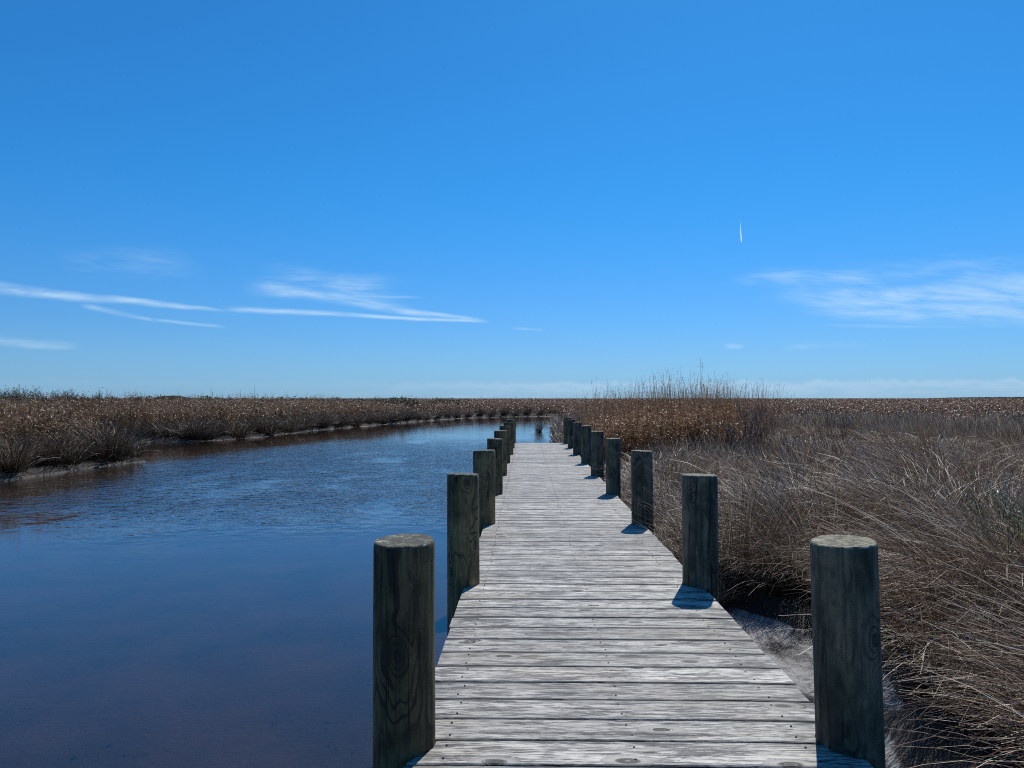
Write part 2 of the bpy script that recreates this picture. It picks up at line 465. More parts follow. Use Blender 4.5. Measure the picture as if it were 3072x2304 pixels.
def ground_material():
    m, N, out = material('marsh_mud')
    pos = N.node('ShaderNodeNewGeometry', 0)
    x, y, z = N.xyz(pos)
    n1 = N.noise(pos, 1.3, 6, .6); n2 = N.noise(pos, 14., 6, .7); n3 = N.noise(pos, 70., 5, .7)
    c = N.mix(N.ss(n1, .35, .65), (.030, .024, .020), (.060, .046, .036))
    c = N.mix(N.ss(n2, .5, .75, 0., .6), c, (.085, .072, .056))
    # dried pale crust just above the waterline
    shelf = N.m('MULTIPLY', N.ss(z, -.546, -.534), N.ss(z, -.500, -.515))
    c = N.mix(N.m('MULTIPLY', shelf, N.m('MULTIPLY', N.ss(n1, .32, .46), N.ss(n2, .36, .52, .35, .95))), c, N.mix(N.ss(y, 14., 8.), (.15, .14, .115), (.46, .45, .43)))
    # submerged: smooth silt with dark leaf crumbs
    silt = N.mix(N.ss(n1, .3, .7), (.125, .092, .076), (.080, .070, .058))
    crumbs = N.m('MULTIPLY', N.ss(N.noise(N.vm('MULTIPLY', pos, (1., .6, 1.)), 15., 5, .78), .60, .66), N.ss(n1, .40, .62))
    silt = N.mix(crumbs, silt, (.014, .018, .020))
    under = N.ss(z, -.55, -.565)
    c = N.mix(under, c, silt)
    # beyond the last clumps the sheet itself is the marsh top
    far = N.ss(z, -.30, -.1)
    fc = N.mix(N.noise(pos, .02, 6, .6), (.075, .045, .030), (.14, .085, .058))
    c = N.mix(far, c, fc)
    hg = N.m('ADD', N.m('MULTIPLY', n2, 1.), N.m('MULTIPLY', n3, .5))
    bump = N.node('ShaderNodeBump', 0, Strength=1., Distance=.03, Height=hg)
    rough = N.fmix(far, N.fmix(N.m('MULTIPLY', N.ss(z, -.546, -.534), N.ss(y, 8., 14.)), N.fmix(N.ss(n1, .35, .6), .24, .40), .95), 1.)
    nd = N.node('ShaderNodeBsdfPrincipled', None, Base_Color=c, Roughness=rough, Normal=bump)
    N.put(nd.inputs['Specular IOR Level'], N.m('MULTIPLY', N.fmix(far, N.fmix(shelf, .45, N.ss(y, 14., 8., .08, .4)), 0.), N.m('SUBTRACT', 1., under)))
    N.l.new(nd.outputs[0], out.inputs[0])
    return m


def water_material():
    m, N, out = material('creek_water')
    pos = N.node('ShaderNodeNewGeometry', 0)
    x, y, z = N.xyz(pos)
    # wind-ruffled reach in mid channel, slick water close by and along the far shore
    zone = N.m('MULTIPLY', N.ss(N.m('ADD', y, N.m('MULTIPLY', N.noise(pos, .35, 4, .6), 5.)), 11.5, 16.0), N.ss(y, 36., 20., .07, 1.))
    zone = N.m('MULTIPLY', zone, N.ss(x, -11.5, -8., .15, 1.))
    patch = N.noise(N.vm('MULTIPLY', pos, (.5, .25, 1)), 1., 4, .6)
    ruff = N.m('MULTIPLY', zone, N.ss(patch, .30, .52, .30, 1.))
    warp = N.node('ShaderNodeTexNoise', 1, Vector=N.vm('MULTIPLY', pos, (.8, .8, 0.)), Scale=1., Detail=2.)
    pw = N.vm('ADD', pos, N.vm('MULTIPLY', warp, (.35, .35, 0.)))
    w1 = N.noise(N.vm('MULTIPLY', pw, (3.4, 4.4, 0.)), 1., 3, .55)
    w2 = N.noise(N.vm('MULTIPLY', pw, (8., 11., 0.)), 1., 2, .5)
    w3 = N.noise(N.vm('MULTIPLY', pos, (1.2, 2.6, 0.)), 1., 2, .5)
    h1 = N.m('ADD', N.m('MULTIPLY', w1, .044), N.m('MULTIPLY', w2, .010))
    hr = N.m('MULTIPLY', h1, ruff)
    slick = N.m('ADD', N.m('MULTIPLY', w3, .0010), N.m('MULTIPLY', N.noise(N.vm('MULTIPLY', pw, (5., 21., 0.)), 1., 2, .5), .0005))
    h = N.m('ADD', hr, slick)
    bump = N.node('ShaderNodeBump', 0, Strength=1., Distance=1.0, Height=h)
    fr = N.node('ShaderNodeFresnel', 0, IOR=1.5, Normal=bump)
    gl = N.node('ShaderNodeBsdfGlossy', 0, Roughness=.03, Normal=bump, Color=(1, 1, 1, 1))
    tr = N.node('ShaderNodeBsdfTransparent', 0, Color=(.68, .64, .62, 1))
    mx = N.node('ShaderNodeMixShader', 0, i0=fr, i1=tr, i2=gl)
    N.l.new(mx, out.inputs[0])
    return m


# ------------------------------------------------------------------ ground and creek
LEFT = [(-12.6, -60), (-12.3, -8), (-12.1, 8), (-11.9, 14), (-11.75, 16.6), (-11.75, 18), (-11.5, 20.2), (-11.45, 21.4),
        (-12.4, 22.4), (-14.6, 24), (-17.2, 27), (-18.2, 30), (-17, 31.8), (-15.4, 31.2), (-14.4, 31.0), (-13.6, 33),
        (-12.7, 35.5), (-12.8, 38.5), (-12.4, 42), (-11.4, 48), (-10, 54), (-8.6, 61), (-6.6, 69), (-4.6, 72.5), (-2.8, 74.5), (0, 77), (2.3, 78.5)]
RIGHT = [(3.2, 77), (2.6, 70), (2.1, 60), (1.6, 45), (1.15, 32), (.88, 25), (.80, 22), (.85, 16), (.85, 9), (.95, 6.4), (1.15, 5.3), (1.75, 4.85),
         (1.95, 4.2), (1.9, 3.2), (1.9, 2), (2.1, -3), (2.6, -60)]
POLY = np.array(LEFT + RIGHT, float)


def poly_dist(x, y):
    """signed distance to the creek outline: negative on the water"""
    P = np.stack([np.asarray(x, float), np.asarray(y, float)], -1)
    sh = P.shape[:-1]; P = P.reshape(-1, 2)
    best = np.full(len(P), 1e9); ins = np.zeros(len(P), bool)
    for i in range(len(POLY)):
        a, b = POLY[i], POLY[(i + 1) % len(POLY)]
        ab = b - a
        t = np.clip(((P - a) @ ab) / (ab @ ab), 0, 1)
        d = np.hypot(*(P - a - t[:, None] * ab).T)
        best = np.minimum(best, d)
        cr = (a[1] > P[:, 1]) != (b[1] > P[:, 1])
        with np.errstate(divide='ignore', invalid='ignore'):
            xi = a[0] + (P[:, 1] - a[1]) * ab[0] / (ab[1] if ab[1] else 1e-9)
        ins ^= cr & (P[:, 0] < xi)
    return np.where(ins, -best, best).reshape(sh)


def vnoise(x, y, scale, seed):
    x = np.asarray(x, float) / scale; y = np.asarray(y, float) / scale
    xi, yi = np.floor(x).astype(np.int64), np.floor(y).astype(np.int64)
    fx, fy = x - xi, y - yi
    fx, fy = fx * fx * (3 - 2 * fx), fy * fy * (3 - 2 * fy)

    def h(i, j):
        n = (i * 374761393 + j * 668265263 + seed * 1442695041) & 0x7fffffff
        n = ((n ^ (n >> 13)) * 1274126177) & 0x7fffffff
        return ((n ^ (n >> 16)) & 0xffff) / 65535.0
    return (h(xi, yi) * (1 - fx) + h(xi + 1, yi) * fx) * (1 - fy) + (h(xi, yi + 1) * (1 - fx) + h(xi + 1, yi + 1) * fx) * fy


WATER_Z = -.55


def shore(x, y):
    d = poly_dist(x, y)
    return d + (vnoise(x, y, .9, 3) - .5) * .55 + (vnoise(x, y, .33, 4) - .5) * .22


def ground_z(x, y):
    d = shore(x, y)
    sw = .05 + .30 * np.clip((vnoise(x, y, 5.0, 6) - .5) * 4, 0, 1) * np.clip(1.6 - y / 45, .35, 1) + 1.1 * np.clip(1.35 - np.hypot(x - 1.9, (y - 5.6) * .9) / 1.0, 0, 1)
    land = WATER_Z + .026 * np.clip(d / .10, 0, 1) + .14 * np.clip((d - sw) / .2, 0, 1) + .05 * vnoise(x, y, .7, 5) * np.clip(d - sw, 0, 1)
    depth = .015 + .16 * np.clip(-d, 0, 1.2) + .05 * np.clip(-d - 1.2, 0, 8)
    z = np.where(d > 0, land, WATER_Z - depth)
    R = np.hypot(x, y)
    return z + np.clip((R - 250) / 250, 0, 1) ** 1.0 * .85


def axis(lo, hi, step, far, g=1.22):
    a = list(np.arange(lo, hi + 1e-6, step)); s_ = step
    while a[-1] < far: s_ *= g; a.append(a[-1] + s_)
    b = []; s_ = step; c_ = lo
    while c_ > -far: s_ *= g; c_ -= s_; b.append(c_)
    return np.array(b[::-1] + a)


def grid_mesh(name, xs, ys, zf, mat, smooth=True, keep=None):
    X, Y = np.meshgrid(xs, ys); Z = zf(X, Y)
    V = np.stack([X, Y, Z], -1).reshape(-1, 3)
    ny, nx = X.shape
    I = (np.arange(ny - 1)[:, None] * nx + np.arange(nx - 1)).ravel()
    F = np.stack([I, I + 1, I + nx + 1, I + nx], 1)
    return mesh_np(name, V, F, mat, smooth=smooth)


gx = np.unique(np.concatenate([axis(-20, -1, .16, 9000), np.arange(-1, 7, .07), np.arange(7, 12, .3)]))
gx = gx[(gx <= -.999) | (gx >= -1)]
gy = np.unique(np.concatenate([np.arange(1, 12, .07), axis(12, 80, .3, 9000, 1.25)]))
obj('ground', grid_mesh('ground', gx, gy, ground_z, ground_material()), kind='structure',
    label='dark marsh mud with pale dried crust along the creek edge')
wx = np.array([-22., 4.5]); wy = np.array([-70., 82.])
obj('creek_water', grid_mesh('creek_water', wx, wy, lambda a, b: a * 0 + WATER_Z, water_material(), False), kind='structure',
    label='blue tidal creek with a wind-ruffled patch in mid channel')

# ------------------------------------------------------------------ the boardwalk
PILES_L = [(2.80, -.462, .232, .763), (5.21, -.446, .226, .770), (7.70, -.443, .232, .763), (10.10, -.436, .214, .756),
           (12.54, -.440, .222, .761), (14.95, -.438, .222, .752), (17.19, -.418, .222, .754), (19.41, -.416, .21, .753), (21.72, -.418, .212, .738)]
PILES_R = [(2.84, 1.228, .238, .758), (5.227, 1.228, .246, .765), (7.73, 1.215, .222, .759), (10.16, 1.197, .202, .757), (12.57, 1.211, .216, .750),
           (14.92, 1.213, .204, .759), (17.29, 1.200, .206, .753), (19.58, 1.204, .204, .754), (21.62, 1.203, .216, .754)]
EDGE_L, EDGE_R = -.437, 1.224
dock = link(bpy.data.objects.new('boardwalk', None), None,
            label='long weathered grey timber boardwalk with two rows of round pilings beside the creek', category='dock')

M_plank = plank_material()
seams = [-1.68, -1.484, -1.288, -1.092, -.896, -.70, -.504, -.308, -.112, .084, .28, .475, .67, .866, 1.062, 1.258, 1.454, 1.65, 1.846, 2.043, 2.239, 2.434, 2.634, 2.824, 3.012, 3.206, 3.401, 3.597, 3.799, 4.003, 4.206, 4.400, 4.595, 4.789, 4.992, 5.190]
while seams[-1] < 21.70: seams.append(seams[-1] + .1935 + random.uniform(-.004, .004))


def plank_end(y, left, jit):
    """x of the board's end at y, notched round the pilings"""
    base = (EDGE_L if left else EDGE_R) + jit
    for (py, px, D, _) in (PILES_L if left else PILES_R):
        R = D / 2 + .004
        if abs(y - py) < R:
            h = math.sqrt(R * R - (y - py) ** 2)
            base = max(base, px + h) if left else min(base, px - h)
    return base


for i in range(len(seams) - 1):
    y0, y1 = seams[i] + .0058, seams[i + 1] - .0058
    cy = (y0 + y1) / 2
    ns = 6
    ys = np.linspace(y0, y1, ns + 1)
    jl, jr = random.uniform(-.006, .008), random.uniform(-.006, .006)
    xl = [plank_end(y, True, jl) for y in ys]; xr = [plank_end(y, False, jr) for y in ys]
    cup = random.uniform(-.0015, .0015); tilt = random.uniform(-.0009, .0009); th = .038
    nx = 8
    V = []
    bow = random.uniform(-.002, .002)
    zt = random.uniform(-.0007, .0007)
    def prof(k):   # arrises worn round
        t = k / ns
        e = min(t, 1 - t)
        return zt + cup * (1 - (2 * t - 1) ** 2) + tilt * (2 * t - 1) - (.004 if e == 0 else 0)
    edge_in = .004
    ys2 = ys.copy(); ys2[1] = y0 + edge_in; ys2[-2] = y1 - edge_in
    for k in range(ns + 1):
        for j in range(nx + 1):
            xx = xl[k] + (xr[k] - xl[k]) * j / nx
            sway = bow * math.sin(math.pi * j / nx)
            V.append((xx, ys2[k] - cy + sway, prof(k) - (.003 if j in (0, nx) else 0)))
    nt = len(V)
    ring = [j for j in range(nx + 1)] + [(k * (nx + 1) + nx) for k in range(1, ns + 1)] + \
           [ns * (nx + 1) + j for j in range(nx - 1, -1, -1)] + [k * (nx + 1) for k in range(ns - 1, 0, -1)]
    low = {}
    for r_ in ring:
        low[r_] = len(V); v = V[r_]; V.append((v[0], v[1], -th))
    F = []
    for k in range(ns):
        for j in range(nx):
            a = k * (nx + 1) + j; F.append((a, a + 1, a + nx + 2, a + nx + 1))
    for q in range(len(ring)):
        a, b = ring[q], ring[(q + 1) % len(ring)]
        F.append((b, a, low[a], low[b]))
    me = bpy.data.meshes.new('plank')
    me.from_pydata(V, [], F + [tuple(low[r_] for r_ in reversed(ring))]); me.update()
    me.materials.append(M_plank)
    obj('plank', me, dock, (0, cy, -.0))

m, N, out = material('rusty_nail')
nd = N.node('ShaderNodeBsdfPrincipled', None, Base_Color=(.045, .028, .020, 1), Roughness=.6, Metallic=.6)
N.l.new(nd.outputs[0], out.inputs[0])
V, F = [], []
for i in range(len(seams) - 1):
    for xs_ in (-.29, .40, 1.05):
        for fr_ in (.24, .76):
            cx_ = xs_ + random.uniform(-.012, .012); cy_ = seams[i] + (seams[i + 1] - seams[i]) * fr_ + random.uniform(-.008, .008)
            r_ = .0040; b0 = len(V)
            for z_ in (-.004, .0022):
                for j in range(8): V.append((cx_ + r_ * math.cos(j * .7854), cy_ + r_ * math.sin(j * .7854), z_))
            F.append(tuple(b0 + 8 + j for j in range(8)))
            for j in range(8): F.append((b0 + j, b0 + (j + 1) % 8, b0 + 8 + (j + 1) % 8, b0 + 8 + j))
me = bpy.data.meshes.new('nail'); me.from_pydata(V, [], F); me.update(); me.materials.append(m)
obj('nail', me, dock, kind='stuff')

M_pile_l = piling_material('algae_stained_piling', [(.060, .050, .022), (.150, .115, .050), (.24, .175, .078), (.27, .215, .11)], 0.)
M_pile_r = piling_material('blue_green_piling', [(.032, .036, .023), (.090, .092, .058), (.185, .155, .100), (.25, .22, .155)], 13.)
M_top_l = piling_top_material('mossy_piling_top', (.20, .20, .12), (.075, .068, .046), .0)
M_top_r = piling_top_material('lichen_piling_top', (.30, .27, .16), (.13, .115, .075), .05)


def make_piling(x, y, D, top, side, seed, tilt=(0, 0)):
    r = np.random.default_rng(seed)
    bot = -1.25
    na, nz = 56, 34
    zs = np.concatenate([[bot], np.linspace(-.60, top - .05, nz - 4), [top - .022, top - .008, top]])
    th = np.linspace(0, 2 * math.pi, na, endpoint=False)
    ph = r.uniform(0, 6.28, 6)
    V = []
    R0 = D / 2
    chip = (vnoise(th * 3 + seed, th * 0, .35, seed) - .5)
    for iz, z in enumerate(zs):
        rr = R0 * (1 + .010 * np.sin(2 * th + ph[0] + z * .7) + .008 * np.sin(3 * th + ph[1] - z) + .005 * np.sin(7 * th + ph[2] + 2 * z))
        rr = rr * (1 + .010 * (vnoise(th * 2.2 + 5, th * 0 + z * 2.0, .5, seed + 3) - .5)) + (top - z) * .002
        rr = rr + .0022 * (vnoise(th * R0 * 60 + 9, th * 0 + z * 1.2, 1., seed + 7) - .5)
        zz = np.full(na, z)
        if iz == len(zs) - 1: rr = rr - .006; zz = zz + chip * .0025 + .004 * np.sin(th + ph[3])
        elif iz == len(zs) - 2: rr = rr - .0015 - np.clip(chip, 0, 1) * .006; zz = zz + chip * .0015 + .004 * np.sin(th + ph[3])
        elif iz == len(zs) - 3: zz = zz + .003 * np.sin(th + ph[3])
        V.append(np.stack([rr * np.cos(th), rr * np.sin(th), zz], 1))
    side_rings = len(V)
    for k, s_ in enumerate((.85, .6, .3)):
        rr = (R0 - .006) * s_
        zz = top + .004 * np.sin(th + ph[3]) * s_ + (vnoise(th * 2, th * 0 + k, .5, seed) - .5) * .003
        V.append(np.stack([rr * np.cos(th), rr * np.sin(th), zz], 1))
    V = np.vstack(V); nr = side_rings + 3
    F = []
    for iz in range(nr - 1):
        for j in range(na):
            a = iz * na + j; b = iz * na + (j + 1) % na
            F.append((a, b, b + na, a + na))
    me = bpy.data.meshes.new('piling')
    me.from_pydata([tuple(v) for v in V], [], F + [tuple((nr - 1) * na + j for j in range(na)), tuple(range(na - 1, -1, -1))])
    me.update()
    me.materials.append(M_pile_l if side < 0 else M_pile_r); me.materials.append(M_top_l if side < 0 else M_top_r)
    mi = np.zeros(len(me.polygons), np.int32)
    mi[(side_rings - 2) * na: (nr - 1) * na + 1] = 1
    me.polygons.foreach_set('material_index', mi)
    sm = np.ones(len(me.polygons), bool); sm[(side_rings - 1) * na:] = False
    me.polygons.foreach_set('use_smooth', sm)
    o = obj('piling', me, dock, (x, y, 0))
    o.rotation_euler = (tilt[0], tilt[1], 0)
    return o


for k, (y, x, D, top) in enumerate(PILES_L):
    make_piling(x, y, D, top, -1, 100 + k, (random.uniform(-.004, .004), (-.004, -.006, 0, .003, 0, .002, 0, 0, 0)[k]))
for k, (y, x, D, top) in enumerate(PILES_R):
    o = make_piling(x, y, D, top, 1, 200 + k, (random.uniform(-.004, .004), (-.022, -.006, -.008, .0, .004, 0, 0, 0, 0)[k]))
    if k == 0: o['label'] = 'nearest piling on the marsh side, its sawn top pale with lichen'


def box_mesh(name, sx, sy, sz, mat):
    b = .004
    V = [(a * sx / 2, c * sy / 2, d * sz / 2) for a in (-1, 1) for c in (-1, 1) for d in (-1, 1)]
    F = [(0, 1, 3, 2), (4, 6, 7, 5), (0, 4, 5, 1), (2, 3, 7, 6), (0, 2, 6, 4), (1, 5, 7, 3)]
    me = bpy.data.meshes.new(name); me.from_pydata(V, [], F); me.update(); me.materials.append(mat)
    return me


st = box_mesh('stringer', .045, 23.3, .19, M_pile_l)
for x in (-.29, .40, 1.05): obj('stringer', st, dock, (x, 10.0, -.038 - .003 - .095))
cb = box_mesh('cross_beam', 1.40, .045, .19, M_pile_l)
for (y, _, D, _) in PILES_L: obj('cross_beam', cb, dock, (.385, y, -.235 - .095))

# ------------------------------------------------------------------ grass kit
PROTO = bpy.data.collections.new('grass kit')      # clump meshes only; placed by the scatterers below


def proto(col, me):
    o = bpy.data.objects.new(me.name, me); col.objects.link(o); return o


def newcol(n): return bpy.data.collections.new(n)


def ang(m_, s_): return rng.normal(m_, s_)


def make_mat_clump(n, rad, wd, Lr, seg=6, lean=(.20, .75), end=(1.25, 2.15), spread=.55, mat=M_rush, wob=.05):
    S = Strips()
    for i in range(n):
        a = rng.uniform(0, 6.283); q = rad * math.sqrt(rng.uniform())
        az_ = ang(0, spread)
        if rng.uniform() < .10: az_ = rng.uniform(0, 6.283)
        th1 = rng.uniform(*end); th0 = rng.uniform(*lean)
        if rng.uniform() < .10: th1 *= .45; th0 *= .5
        S.blade((q * math.cos(a), q * math.sin(a), -.03), az_, th0, th1, rng.uniform(*Lr), wd * rng.uniform(.6, 1.3),
                rng.uniform(), seg, rng.uniform(.9, 1.7), ang(0, .35), wob=wob)
    return S.mesh('rush_clump', mat)


def make_tuft(n, rad, wd, Lr, seg=6, mat=M_tuss, maxth=.75, droop=.8):
    S = Strips()
    for i in range(n):
        a = rng.uniform(0, 6.283); q = rad * math.sqrt(rng.uniform())
        th0 = (q / rad) * maxth * rng.uniform(.3, 1.1)
        th1 = th0 + droop * rng.uniform(.2, 1.3)
        S.blade((q * math.cos(a), q * math.sin(a), -.03), a + ang(0, .5), th0, th1, rng.uniform(*Lr), wd * rng.uniform(.6, 1.3),
                rng.uniform(), seg, 1.5, ang(0, .3), wob=.05)
    return S.mesh('rush_tuft', mat)


def make_reed_clump(nst, rad, sw, lw, Hr, nl=(4, 8), mat=M_reed, lean=.10, ll=(.12, .30), fill=1.0):
    S = Strips()
    for i in range(nst):
        a = rng.uniform(0, 6.283); q = rad * math.sqrt(rng.uniform())
        H = rng.uniform(*Hr)
        b = np.array((q * math.cos(a), q * math.sin(a), -.03))
        th0 = abs(ang(0, lean)); tone = rng.uniform(.1, .7)
        P, d = S.blade(b, rng.uniform(0, 6.28), th0, th0 + abs(ang(0, .15)), H, sw, tone, 5, 1.5, 0, .35)
        for k in range(rng.integers(*nl)):
            f = rng.uniform(.2, 1.0) ** .7 * (len(P) - 1.001); j = int(f)
            p0 = P[j] + (P[j + 1] - P[j]) * (f - j)
            S.blade(p0, rng.uniform(0, 6.28), rng.uniform(.2, .9), rng.uniform(1.4, 2.9), rng.uniform(*ll), lw * rng.uniform(.5, 1.3),
                    min(1, tone + rng.uniform(0, .5)), 4, 1., ang(0, 1.2), .2)
    return S.mesh('reed_clump', mat)


def scatter(name, col, x, y, z, rot, scl, idx, label, tilt=None, **props):
    """one stuff object: points carrying turn, size and choice of clump, realised by geometry nodes"""
    n = len(x)
    me = bpy.data.meshes.new(name)
    me.vertices.add(n); me.vertices.foreach_set('co', np.stack([x, y, z], 1).astype(np.float32).ravel())
    R = np.zeros((n, 3), np.float32); R[:, 2] = rot
    if tilt is not None: R[:, 0] = tilt[0]; R[:, 1] = tilt[1]
    at = me.attributes.new('turn', 'FLOAT_VECTOR', 'POINT'); at.data.foreach_set('vector', R.ravel())
    scl = np.asarray(scl, np.float32)
    if scl.ndim == 1: scl = np.stack([scl] * 3, 1)
    at = me.attributes.new('size', 'FLOAT_VECTOR', 'POINT'); at.data.foreach_set('vector', scl.ravel())
    at = me.attributes.new('pick', 'INT', 'POINT'); at.data.foreach_set('value', np.asarray(idx, np.int32))
    me.update()
    o = obj(name, me, None, kind='stuff', label=label, **props)
    g = bpy.data.node_groups.new(name, 'GeometryNodeTree')
    g.interface.new_socket('Geometry', in_out='INPUT', socket_type='NodeSocketGeometry')
    g.interface.new_socket('Geometry', in_out='OUTPUT', socket_type='NodeSocketGeometry')
    nd = g.nodes; L = g.links
    gi, go = nd.new('NodeGroupInput'), nd.new('NodeGroupOutput')
    ci = nd.new('GeometryNodeCollectionInfo'); ci.inputs[0].default_value = col
    ci.inputs['Separate Children'].default_value = True; ci.inputs['Reset Children'].default_value = True
    ip = nd.new('GeometryNodeInstanceOnPoints'); ip.inputs['Pick Instance'].default_value = True

    def attr(nm, ty, out):
        a = nd.new('GeometryNodeInputNamedAttribute'); a.data_type = ty; a.inputs[0].default_value = nm
        return [s_ for s_ in a.outputs if s_.enabled][0]
    L.new(gi.outputs[0], ip.inputs['Points']); L.new(ci.outputs[0], ip.inputs['Instance'])
    L.new(attr('turn', 'FLOAT_VECTOR', 0), ip.inputs['Rotation'])
    L.new(attr('size', 'FLOAT_VECTOR', 0), ip.inputs['Scale'])
    L.new(attr('pick', 'INT', 0), ip.inputs['Instance Index'])
    L.new(ip.outputs[0], go.inputs[0])
    md = o.modifiers.new('scatter', 'NODES'); md.node_group = g
    return o


def sample(n, r0, r1, a0, a1):
    """points spread evenly over a ring sector about the viewpoint, bearings in degrees from +Y clockwise"""
    r = np.sqrt(rng.uniform(r0 * r0, r1 * r1, n)); a = np.radians(rng.uniform(a0, a1, n))
    return r * np.sin(a), r * np.cos(a)


def flow(x, y):
    """the way wind and tide have laid the rushes: mostly towards the creek"""
    return math.pi + (vnoise(x, y, 2.6, 21) - .5) * 2.4 + (vnoise(x, y, .8, 22) - .5) * 1.0


def mounds(x, y, cell, seed):
    """nearest tussock heart on a jittered grid: distance over its reach and the bearing away from it"""
    gx_, gy_ = np.floor(x / cell), np.floor(y / cell)
    bd = np.full(len(x), 9.); ba = np.zeros(len(x)); bh = np.zeros(len(x))
    for i in (-1, 0, 1):
        for j in (-1, 0, 1):
            cx_, cy_ = gx_ + i, gy_ + j
            hx = (np.sin(cx_ * 127.1 + cy_ * 311.7 + seed) * 43758.5453) % 1; hy = (np.sin(cx_ * 269.5 + cy_ * 183.3 + seed) * 43758.5453) % 1
            hh_ = (np.sin(cx_ * 73.7 + cy_ * 91.1 + seed) * 9241.37) % 1
            px_, py_ = (cx_ + hx) * cell, (cy_ + hy) * cell
            dd = np.hypot(x - px_, y - py_) / cell
            m_ = dd < bd
            bd = np.where(m_, dd, bd); ba = np.where(m_, np.arctan2(y - py_, x - px_), ba); bh = np.where(m_, hh_, bh)
    return bd, ba, bh


def laid(x, y, cell, seed, wind):
    """bearing and size of each clump: blades fall outwards from the tussock hearts and over with the wind"""
    bd, ba, bh = mounds(x, y, cell, seed)
    wa = flow(x, y)
    vx, vy = np.cos(ba) * np.clip(bd * 2, .2, 1) + np.cos(wa) * wind, np.sin(ba) * np.clip(bd * 2, .2, 1) + np.sin(wa) * wind
    size = (.78 + .42 * bh) * (1.12 - .62 * np.clip(bd, 0, .9))
    return np.arctan2(vy, vx), size, bd


def in_reeds(x, y):
    u = (x - (1.9 + (y - 18) * .06)) ; 
    n = (vnoise(x, y, 1.2, 31) - .5) * 1.4
    n2 = (vnoise(x, y, 2.5, 32) - .5) * 2.4
    return (y > 17.0 + n) & (y < 32 + n) & (x > .085 * y + n * .3) & (x < .275 * y + n * .4 + n2 * .5)


# ---- right-hand marsh, near: laid rushes
C_near = newcol('kit rushes near')
for k in range(7): proto(C_near, make_mat_clump(46, .15, .0062, (.75, 1.3), 7, spread=.40))
for k in range(2): proto(C_near, make_mat_clump(28, .13, .007, (.5, .95), 6, (.05, .4), (.5, 1.1), .9))
x = rng.uniform(1.35, 12.5, 10500); y = rng.uniform(1.2, 12.0, 10500)
d = shore(x, y)
ok = (d > .12 + .2 * (y < 6.5)) & (x > np.where(y < 6.3, 2.02 + .62 * (y > 4.4), 1.50)) & (np.arctan2(x, y) < 1.02)
ok &= ~((x < 1.98) & (y < 3.2))
ok &= rng.uniform(size=len(x)) < np.where(np.hypot(x, y) < 7, 1., .72)
x, y = x[ok], y[ok]
hum = vnoise(x, y, 1.9, 41)
ang_, sz, bd = laid(x, y, 1.25, 5., .75)
keep = (bd < .62) | (rng.uniform(size=len(x)) < .35)
x, y, hum, ang_, sz, bd = x[keep], y[keep], hum[keep], ang_[keep], sz[keep], bd[keep]
hug = (y > 6.2) & (x < 2.15)
ang_ = np.where(hug, 1.3 + rng.normal(0, .45, len(x)), ang_)
s_ = sz * (.88 + .35 * hum) * rng.uniform(.9, 1.12, len(x)) * np.where(y > 6.2, np.clip((x - .6) / 1.9, .5, 1), 1)
scatter('laid_rushes', C_near, x, y, ground_z(x, y), ang_ + rng.normal(0, .22, len(x)),
        s_, np.where(rng.uniform(size=len(x)) < .12, rng.integers(7, 9, len(x)), rng.integers(0, 7, len(x))),
        'wind-laid purple-grey rushes matted beside the right of the boardwalk')
NEAR_COUNT = len(x)

# ---- right-hand marsh, middle
C_mid = newcol('kit rushes middle')
for k in range(5): proto(C_mid, make_mat_clump(22, .30, .018, (.7, 1.2), 5, wob=.03, spread=.45))
for k in range(3): proto(C_mid, make_mat_clump(18, .28, .017, (.55, 1.05), 4, (.02, .35), (.3, 1.0), 1.6))
x, y = sample(13000, 11.5, 42, 1.0, 46)
d = shore(x, y)
ok = (d > .12) & (x > 1.55) | ((y > 22.2) & (d > .28) & (x > .3))
ok &= (d > np.where(y > 22, .28, .12)) & ~in_reeds(x, y)
ok &= rng.uniform(size=len(x)) < np.clip(22 / np.hypot(x, y), .45, 1)
x, y = x[ok], y[ok]
up_ = vnoise(x, y, 5., 43) + rng.normal(0, .15, len(x)) + np.clip((y - 14) / 60, 0, .3)
ang_, sz, bd = laid(x, y, 1.9, 9., .9)
hug = ((y < 22) & (x < 2.3)) | ((y >= 22) & (poly_dist(x, y) < 1.0))
ang_ = np.where(hug, 1.3 + rng.normal(0, .45, len(x)), ang_)
s_ = sz * (.86 + .28 * vnoise(x, y, 3.3, 42)) * rng.uniform(.9, 1.1, len(x)) * np.where(y < 22, np.clip((x - .6) / 2.0, .5, 1), 1)
scatter('rush_meadow', C_mid, x, y, ground_z(x, y), ang_ + rng.normal(0, .25, len(x)), s_,
        np.where(up_ > .62, rng.integers(5, 8, len(x)), rng.integers(0, 5, len(x))),
        'grey-brown rush meadow spreading right of the boardwalk towards the horizon')

